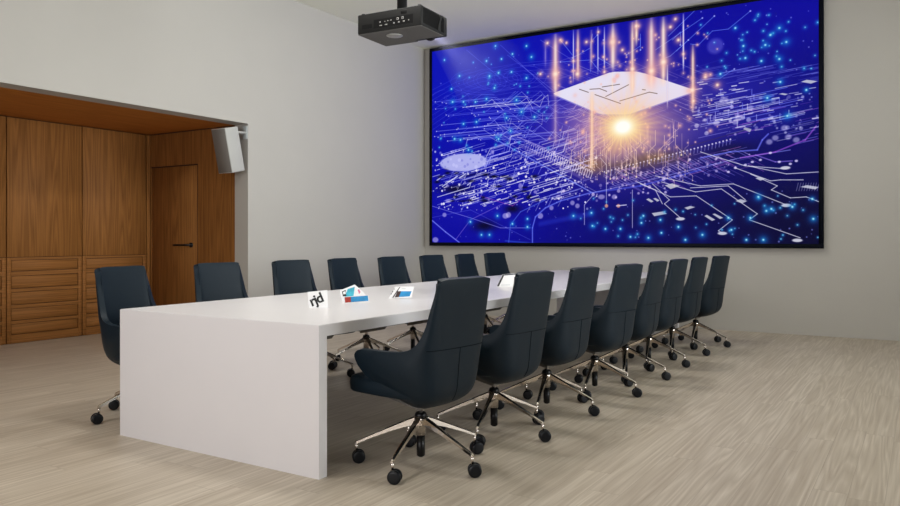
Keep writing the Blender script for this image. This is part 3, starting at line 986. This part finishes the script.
def seat_mesh():
    # superellipse plan, swept up with rounded edges; thicker lip in front
    bm = bmesh.new()
    secs = []
    for z, k_ in [(.378, .90), (.382, .955), (.392, .99), (.425, 1.0), (.446, .99), (.458, .965), (.464, .90), (.467, .6)]:
        loop = []
        for a in range(48):
            t = 2 * math.pi * a / 48
            cx, sy = math.cos(t), math.sin(t)
            e = .26
            x = .236 * k_ * math.copysign(abs(cx) ** e, cx)
            y = .082 + (.236 - .238 * (1 - k_)) * math.copysign(abs(sy) ** e, sy)
            x *= 1 - .10 * max(0, (-.0 - y) / .16)
            zz = z - .008
            loop.append((x, y, zz))
        secs.append(loop)
    sweep(bm, secs)
    return bm


BASE_PHASE = math.radians(-90)


def make_chair():
    t = thing('office_chair', '', 'chair')
    me, grid = make_shell()
    shell = obj('backrest', me, M_FAB, t)
    # seams on the rear of the back
    bm = bmesh.new()
    row = 13
    pts = []
    for i in range(-13, 14):
        x, y, z = grid[row][abs(i)]
        pts.append((math.copysign(x, i) if i else 0, y - .0008, z))
    tube(bm, pts, .0016, 6)
    pts = [(grid[j][0][0], grid[j][0][1] - .0008, grid[j][0][2]) for j in range(row, 34)]
    tube(bm, pts, .0016, 6)
    obj('seam', bm, M_SEAM, t)
    obj('seat', seat_mesh(), M_FAB, t)
    # mechanism under the seat
    bm = bmesh.new()
    sweep(bm, [[(-.05, -.03, .285), (.05, -.03, .285), (.06, .17, .325), (-.06, .17, .325)], [(-.06, -.05, .372), (.06, -.05, .372), (.08, .20, .372), (-.08, .20, .372)]], smooth=False)
    tube(bm, [(.05, .10, .345), (.20, .115, .350)], .006, 8)
    box(bm, .20, .245, .10, .13, .342, .358, .004)
    box(bm, -.12, .12, -.06, .22, .366, .384, .004)
    obj('tilt_mechanism', bm, M_MECH, t)
    # gas column
    bm = bmesh.new()
    lathe(bm, [(0, .335), (.0135, .335), (.0135, .25), (0, .25)], 20)
    col = obj('column', bm, M_CHROME, t)
    bm = bmesh.new()
    lathe(bm, [(0, .150), (.0215, .150), (.0215, .046), (.012, .038), (0, .036)], 24)
    obj('gas_cylinder', bm, M_BLACK, col)
    bm = bmesh.new()
    lathe(bm, [(0, .275), (.020, .268), (.027, .264), (.032, .252), (.031, .246), (0, .246)], 28)
    obj('hub_cap', bm, M_BLACK, t)
    bm = bmesh.new()
    lathe(bm, [(0, .246), (.036, .246), (.034, .215), (.027, .205), (.0245, .150), (0, .150)], 28)
    hub = obj('hub', bm, M_CHROME, t)
    for k_ in range(5):
        a = BASE_PHASE + k_ * 2 * math.pi / 5
        R = Matrix.Rotation(a, 4, 'Z')
        bm = bmesh.new()
        secs = []
        for r, zt, zb, w_ in [(.020, .248, .205, .017), (.06, .233, .198, .0155), (.14, .199, .174, .0125), (.24, .156, .138, .0105), (.315, .123, .107, .009), (.334, .115, .098, .009), (.342, .108, .097, .007)]:
            pts = [(r, -w_, zb), (r, w_, zb), (r, w_ * .95, zt - .004), (r, w_ * .35, zt), (r, -w_ * .35, zt), (r, -w_ * .95, zt - .004)]
            secs.append([R @ Vector(p) for p in pts])
        sweep(bm, secs, smooth=False)
        leg = obj('leg', bm, M_CHROME, t)
        bm = bmesh.new()
        c = R @ Vector((.334, 0, 0))
        lathe(bm, [(0, .106), (.0075, .106), (.0075, .060), (0, .060)], 12, Matrix.Translation(c))
        obj('caster_stem', bm, M_CHROME, leg)
        # twin wheels with hood
        bm = bmesh.new()
        sw = [-.82, -.45, -1.2, -.7, -1.05][k_]
        off = Vector((.012 * math.cos(sw), .012 * math.sin(sw), 0))
        W = Matrix.Translation(c + off + Vector((0, 0, .0335))) @ Matrix.Rotation(sw, 4, 'Z') @ Matrix.Rotation(math.radians(90), 4, 'X')
        for s in (-1, 1):
            lathe(bm, [(0, s * .027), (.018, s * .027), (.024, s * .0265), (.031, s * .024), (.0335, s * .019), (.0335, s * .009), (.030, s * .006), (0, s * .006)], 28, W)
        lathe(bm, [(0, -.0062), (.027, -.0062), (.027, .0062), (0, .0062)], 20, W)
        obj('caster', bm, M_WHEEL, leg)
    return t


proto = make_chair()
RIGHT = [(-2.187, 3.212, 82.5), (-2.170, 3.962, 84.5), (-2.163, 4.688, 86.5), (-2.108, 5.430, 81.5), (-2.120, 6.150, 89.5), (-2.143, 6.868, 85.5), (-2.152, 7.655, 85.0), (-2.100, 8.380, 80.0)]
LEFT = [(-4.285, 3.165, -84.5), (-4.328, 3.955, -97.5), (-4.329, 4.755, -98.0), (-4.335, 5.478, -90.5), (-4.310, 6.190, -95.0), (-4.329, 6.950, -96.2), (-4.330, 7.690, -91.0), (-4.329, 8.370, -101.5)]
LR = ['nearest navy office chair on the right side, its whole arm and seat edge in view',
      'second dark navy office chair from the camera along the right side of the white table',
      'third dark navy office chair from the camera along the right side of the white table',
      'fourth dark navy office chair from the camera along the right side of the white table',
      'fifth dark navy office chair from the camera along the right side of the white table',
      'sixth dark navy office chair from the camera along the right side of the white table',
      'seventh dark navy office chair from the camera along the right side, next to last',
      'farthest dark navy office chair on the right side, nearest the wall under the display']
LL = ['leftmost navy office chair, beside the near left corner of the table',
      'dark navy office chair across the table with its back against the oak door',
      'third navy office chair on the far side, the first one against the plain left wall',
      'fourth navy office chair on the far side, directly behind the two coloured cards',
      'fifth navy office chair on the far side, behind the low blue card with slanted stripes',
      'sixth navy office chair on the far side, below the lower left corner of the display',
      'seventh chair on the far side of the table, the narrowest looking',
      'eighth navy office chair on the far side, farthest away, behind the tablet']
first = True
for side, spots, labs, grp in ((0, RIGHT, LR, 'office chairs along the right side of the table'), (1, LEFT, LL, 'office chairs along the left side of the table')):
    for (x, y, a), lab in zip(spots, labs):
        o = proto if first else copy_tree(proto)
        first = False
        o.location = (x, y, 0)
        o.rotation_euler = (0, 0, math.radians(a))
        prop(o, lab, 'chair', grp)

# ------------------------------------------------------------------ projector hanging from the ceiling
pj = thing('projector', 'dark grey ceiling projector on a black pole with its lens lit', 'projector', (-3.163, 4.415, 2.6), math.radians(3.3))
W2, D2, H2 = .264, .182, .142
bm = bmesh.new()
box(bm, -W2, W2, -D2, D2, .004, H2, .008, 2)
body = obj('housing', bm, M_PROJ, pj)
bm = bmesh.new()
box(bm, -W2 + .003, W2 - .003, -D2 + .003, D2 - .05, 0, .0035)
box(bm, -W2 + .003, .02, D2 - .05, D2 - .003, 0, .0035)
obj('bottom_plate', bm, M_PROJ_B, pj)
bm = bmesh.new()
lathe(bm, [(0, -.004), (.055, -.004), (.06, 0), (0, 0)], 32, Matrix.Translation((-.04, -.045, 0)))
obj('filter_cover', bm, M_PORT, pj)
bm = bmesh.new()                                             # port recess on the rear face
box(bm, -.125, .20, -D2 - .0015, -D2 + .002, .026, .088)
pp = obj('port_panel', bm, M_PROJ2, pj)
for x, z, w_, h_ in [(-.070, .066, .010, .010), (-.03, .066, .006, .006), (-.005, .067, .010, .006), (.02, .068, .012, .006), (.075, .070, .018, .016), (.115, .071, .018, .016),
                     (-.065, .042, .022, .007), (-.02, .043, .022, .007), (.045, .045, .011, .011), (.085, .046, .013, .010), (.125, .047, .015, .009), (.165, .05, .008, .008)]:
    bm = bmesh.new()
    box(bm, x - w_ / 2, x + w_ / 2, -D2 - .004, -D2 - .001, z - h_ / 2, z + h_ / 2, .001, 1)
    obj('port', bm, M_PORT, pp)
    if w_ > .016 and h_ > .012:
        bm = bmesh.new(); box(bm, x - w_ / 2 + .004, x + w_ / 2 - .004, -D2 - .0045, -D2 - .0035, z - h_ / 2 + .004, z + h_ / 2 - .004); obj('socket', bm, M_INK, pp)
bm = bmesh.new(); box(bm, -.225, -.14, -D2 - .0015, -D2 + .002, .034, .064); obj('vent', bm, M_PROJ2, pj)
bm = bmesh.new(); box(bm, .10, .15, -D2 - .002, -D2 + .004, .098, .125, .004); obj('latch', bm, M_PROJ2, pj)
bm = bmesh.new()                                             # cooling fins on the right face
for k in range(20):
    y = -D2 + .03 + k * .0145
    if .055 < y < .085: continue
    box(bm, W2 - .002, W2 + .003, y, y + .006, .022, H2 - .014)
obj('fins', bm, M_PROJ2, pj)
bm = bmesh.new()
sweep(bm, [[(W2 - .001, .03, .02), (W2 - .001, .055, .02), (W2 - .001, .10, H2 - .008), (W2 - .001, .075, H2 - .008)], [(W2 + .006, .03, .02), (W2 + .006, .055, .02), (W2 + .006, .10, H2 - .008), (W2 + .006, .075, H2 - .008)]], smooth=False)
obj('side_rib', bm, M_PROJ, pj)
for sx, sy in ((-1, -1), (1, -1), (1, 1), (-1, 1)):
    bm = bmesh.new()
    lathe(bm, [(0, .012), (.012, .010), (.016, 0), (0, 0)], 16, Matrix.Translation((sx * (W2 - .03), sy * (D2 - .03), H2)))
    obj('foot', bm, M_PROJ2, pj)
bm = bmesh.new()                                             # lens barrel + collar at the front
LM = Matrix.Translation((.125, D2, .052)) @ Matrix.Rotation(math.radians(-90), 4, 'X')
lathe(bm, [(.032, -.03), (.055, -.03), (.058, .006), (.050, .012), (.040, .012), (.034, -.002)], 32, LM)
obj('lens_collar', bm, M_PROJ2, pj)
bm = bmesh.new()
lathe(bm, [(0, .010), (.02, .008), (.033, .0), (.033, -.01), (0, -.01)], 32, LM)
obj('lens', bm, M_LENS, pj)
bm = bmesh.new()
box(bm, -.105 - .09, -.105 + .09 + .12, -.06, .06, H2 + .001, H2 + .012, .002)
lathe(bm, [(0, H2 + .035), (.05, H2 + .035), (.05, H2 + .012), (0, H2 + .012)], 24, Matrix.Translation((-.005, 0, 0)))
br = obj('ceiling_bracket', bm, M_BLKMET, pj)
bm = bmesh.new()
lathe(bm, [(0, HC - 2.6), (.036, HC - 2.6), (.036, H2 + .035), (0, H2 + .035)], 24, Matrix.Translation((-.005, 0, 0)))
lathe(bm, [(0, HC - 2.6), (.09, HC - 2.6), (.09, HC - 2.6 - .02), (.036, HC - 2.6 - .03)], 32, Matrix.Translation((-.005, 0, 0)))
obj('pole', bm, M_BLKMET, pj)
# the projector's own lamp
sp = bpy.data.lights.new('projector_lamp', 'SPOT')
sp.energy = 170; sp.color = (.6, .62, 1.0); sp.spot_size = math.radians(30); sp.spot_blend = 1.0; sp.shadow_soft_size = .02
so = bpy.data.objects.new('projector_lamp', sp)
so.location = (.125, D2 + .03, .052); so.rotation_euler = (math.radians(80), 0, 0)
so.parent = pj
COL.objects.link(so)

# thin lit haze right in front of the lens
M_HAZE = bpy.data.materials.new('thin_haze')
M_HAZE.use_nodes = True
hn = M_HAZE.node_tree
hn.nodes.remove(hn.nodes['Principled BSDF'])
vs = hn.nodes.new('ShaderNodeVolumeScatter'); vs.inputs['Density'].default_value = .08; vs.inputs['Anisotropy'].default_value = 0.0
hn.links.new(vs.outputs[0], hn.nodes['Material Output'].inputs['Volume'])
bm = bmesh.new()
lathe(bm, [(0, .02), (.05, .02), (.34, .9), (0, .9)], 32)
hz = obj('light_beam', bm, M_HAZE, None, (-3.163 + .125 - .0097, 4.415 + D2 + .012, 2.652), (math.radians(-100), 0, 0))
prop(hz, 'faint bluish beam of light spreading from the projector lens', 'light beam', None, 'stuff')

# ------------------------------------------------------------------ wall loudspeaker in the niche opening
spk = thing('wall_speaker', 'white box loudspeaker with grey front tilted down at the niche corner', 'speaker', (-6.735, 6.075, 2.40))
T_ = Matrix.Rotation(math.radians(12.5), 4, 'X')
bm = bmesh.new(); box(bm, -.115, .115, -.235, -.045, -.47, .035, .006, 2, M=T_); obj('cabinet', bm, M_SPK_W, spk)
bm = bmesh.new(); box(bm, -.108, .108, -.239, -.236, -.463, .028, .001, 1, M=T_); obj('grille', bm, M_SPK_G, spk)
bm = bmesh.new()
tube(bm, [(.05, -.06, -.03), (.06, .02, -.03), (.06, .112, -.025)], .014, 12)
obj('arm', bm, M_SPK_W, spk)
bm = bmesh.new(); box(bm, .02, .09, .108, .1195, -.10, .05, .003); obj('wall_plate', bm, M_GREY, spk)

# ------------------------------------------------------------------ cards and tablet on the table


def cardplane(u0, v0, z0=TZ):
    """point on the table top seen at (u0, v0) of the photo and the scale there"""
    a, c = math.sin(YAW), math.cos(YAW)
    k_ = (u0 - 450) / F_PX
    dz = (HORIZON - v0) / F_PX
    t = (z0 - CAM_H) / dz
    return (-a + c * k_) * t, (c + a * k_) * t, F_PX / t


def slab(bm, pts, y0, y1, mi=0):
    sweep(bm, [[(x, y0, z) for x, z in pts], [(x, y1, z) for x, z in pts]], smooth=False, mi=mi)


def card(name, label, cat, base, outline, prints, lean=8, group=None, stand=True, mm=M_PAPER):
    """outline, prints: corners measured on the photo relative to base; the card stands on its lower edge"""
    x, y, s = cardplane(*base)
    t = thing(name, label, cat, (x, y, TZ), YAW, group)
    sy = [0]

    def loc(q): return [((u - base[0]) / s, max(0.0, (base[1] - v) / s)) for u, v in q]
    R = Matrix.Rotation(math.radians(-lean), 4, 'X')

    def mk(nm, q, y0, y1, m, par):
        bm = bmesh.new(); slab(bm, q, y0, y1)
        bmesh.ops.transform(bm, matrix=R, verts=bm.verts[:])
        zmin = min(v.co.z for v in bm.verts)
        if zmin < .0004 and nm in ('sheet', 'rim'):
            for v in bm.verts: v.co.z = max(v.co.z, .0004)
        return obj(nm, bm, m, par)
    mk('sheet', loc(outline), 0, .0022, mm, t)
    k_ = 0
    for nm, q, m in prints:
        k_ += 1
        mk(nm, loc(q), -.0006 - .0001 * k_, -.0001, m, t)
    if stand:
        xs = [p[0] for p in loc(outline)]; zs = [p[1] for p in loc(outline)]
        xm = (min(xs) + max(xs)) / 2; h = max(zs) * .7
        q = [(xm - .012, 0), (xm + .012, 0), (xm + .006, h), (xm - .006, h)]
        bm = bmesh.new()
        sn = math.sin(math.radians(lean))
        sweep(bm, [[(x_, .045 * (1 - z_ / h) + z_ * sn + .003, z_ + .0004) for x_, z_ in q], [(x_, .045 * (1 - z_ / h) + z_ * sn + .0045, z_ + .0004) for x_, z_ in q]], smooth=False)
        obj('prop', bm, mm, t)
    return t


# white card with bold black letters
c1 = card('letter_card', 'white standing card with bold black letters, leftmost item on the table', 'card', (317, 308),
          [(309, 308), (328, 308), (327, 290), (307, 292)], [])
_, _, s1 = cardplane(317, 308)
cu = bpy.data.curves.new('letters', 'FONT'); cu.body = 'rjd'; cu.size = 14.0 / s1; cu.extrude = .0006; cu.offset = .0022
cu.align_x = 'CENTER'; cu.space_character = .88
tmp = bpy.data.objects.new('letters', cu); COL.objects.link(tmp)
dg = bpy.context.evaluated_depsgraph_get(); dg.update()
lm = bpy.data.meshes.new_from_object(tmp.evaluated_get(dg)); bpy.data.objects.remove(tmp)
lo = obj('letters', lm, M_INK, c1)
lo.matrix_local = Matrix.Rotation(math.radians(-8), 4, 'X') @ Matrix.Translation((.006, -.0012, 4.4 / s1)) @ Matrix.Rotation(math.radians(90), 4, 'X') @ Matrix.Rotation(math.radians(24), 4, 'Z')

card('brochure', 'tilted white brochure with teal picture standing behind the red and blue card', 'brochure', (352, 301),
     [(342, 301), (361, 301), (365.5, 294), (354.5, 284.5), (339.5, 290.5)],
     [('picture', [(344.5, 297), (353.5, 296), (354.5, 286.8), (347.5, 289)], M_TEAL), ('badge', [(342.8, 296.5), (346.3, 296), (345.5, 290), (341.8, 291.5)], M_INK),
      ('badge', [(343.2, 294.5), (345.8, 294), (345.2, 291.2), (342.8, 292)], M_PAPER), ('ink_mark', [(359, 294), (360.5, 292), (358.6, 289), (357.4, 290)], M_PINK)])
card('name_card', 'low wide blue standing card with a red left end', 'card', (356, 303.5),
     [(343.5, 303.5), (369.5, 302), (368.3, 295), (344.5, 296.8)],
     [('blue_field', [(351, 302.2), (368.4, 300.8), (367.6, 295.6), (350.6, 296.8)], M_BLUE), ('red_field', [(345.2, 302.7), (351, 302.2), (350.6, 296.8), (344.4, 297.3)], M_RED)])
card('striped_card', 'white standing card with blue block and dark slanted stripes', 'card', (401, 298.5),
     [(388.5, 298.5), (411.5, 297.6), (414, 286.5), (395, 286.5)],
     [('blue_field', [(399, 297), (409.6, 296.4), (411.6, 291.2), (401, 291.2)], M_BLUE), ('brown_field', [(394.6, 297.5), (399, 297), (401, 291.2), (397.4, 291.2)], M_BROWN),
      ('stripe', [(392.2, 297.6), (393.5, 297.6), (400.2, 286.9), (399.4, 286.9)], M_INK), ('dot', [(390.6, 294.6), (391.4, 294.4), (391.8, 293.2), (391, 293.4)], M_INK),
      ('dot', [(392, 292.4), (392.8, 292.2), (393.2, 290.8), (392.4, 291)], M_INK), ('dot', [(393.4, 289.8), (394.2, 289.6), (394.6, 288.4), (393.8, 288.6)], M_INK),
      ('grey_line', [(401.5, 289), (405.5, 289), (405.7, 288.4), (401.7, 288.4)], M_GREY)], lean=10)
card('tablet', 'white tablet with dark rim propped on the far half of the table', 'tablet', (505, 286.5),
     [(496.8, 286.5), (516, 286.5), (521, 272.5), (502.6, 274.2)],
     [('rim', [(497, 286.2), (499, 286.2), (504.6, 274.6), (502.8, 274.6)], M_INK), ('rim', [(502.6, 275.6), (520, 274), (520.6, 272.8), (502.8, 274.4)], M_DARKMET),
      ('rim', [(501, 285.4), (510, 285.2), (510.1, 284.5), (501.2, 284.7)], M_GREY)], lean=12)
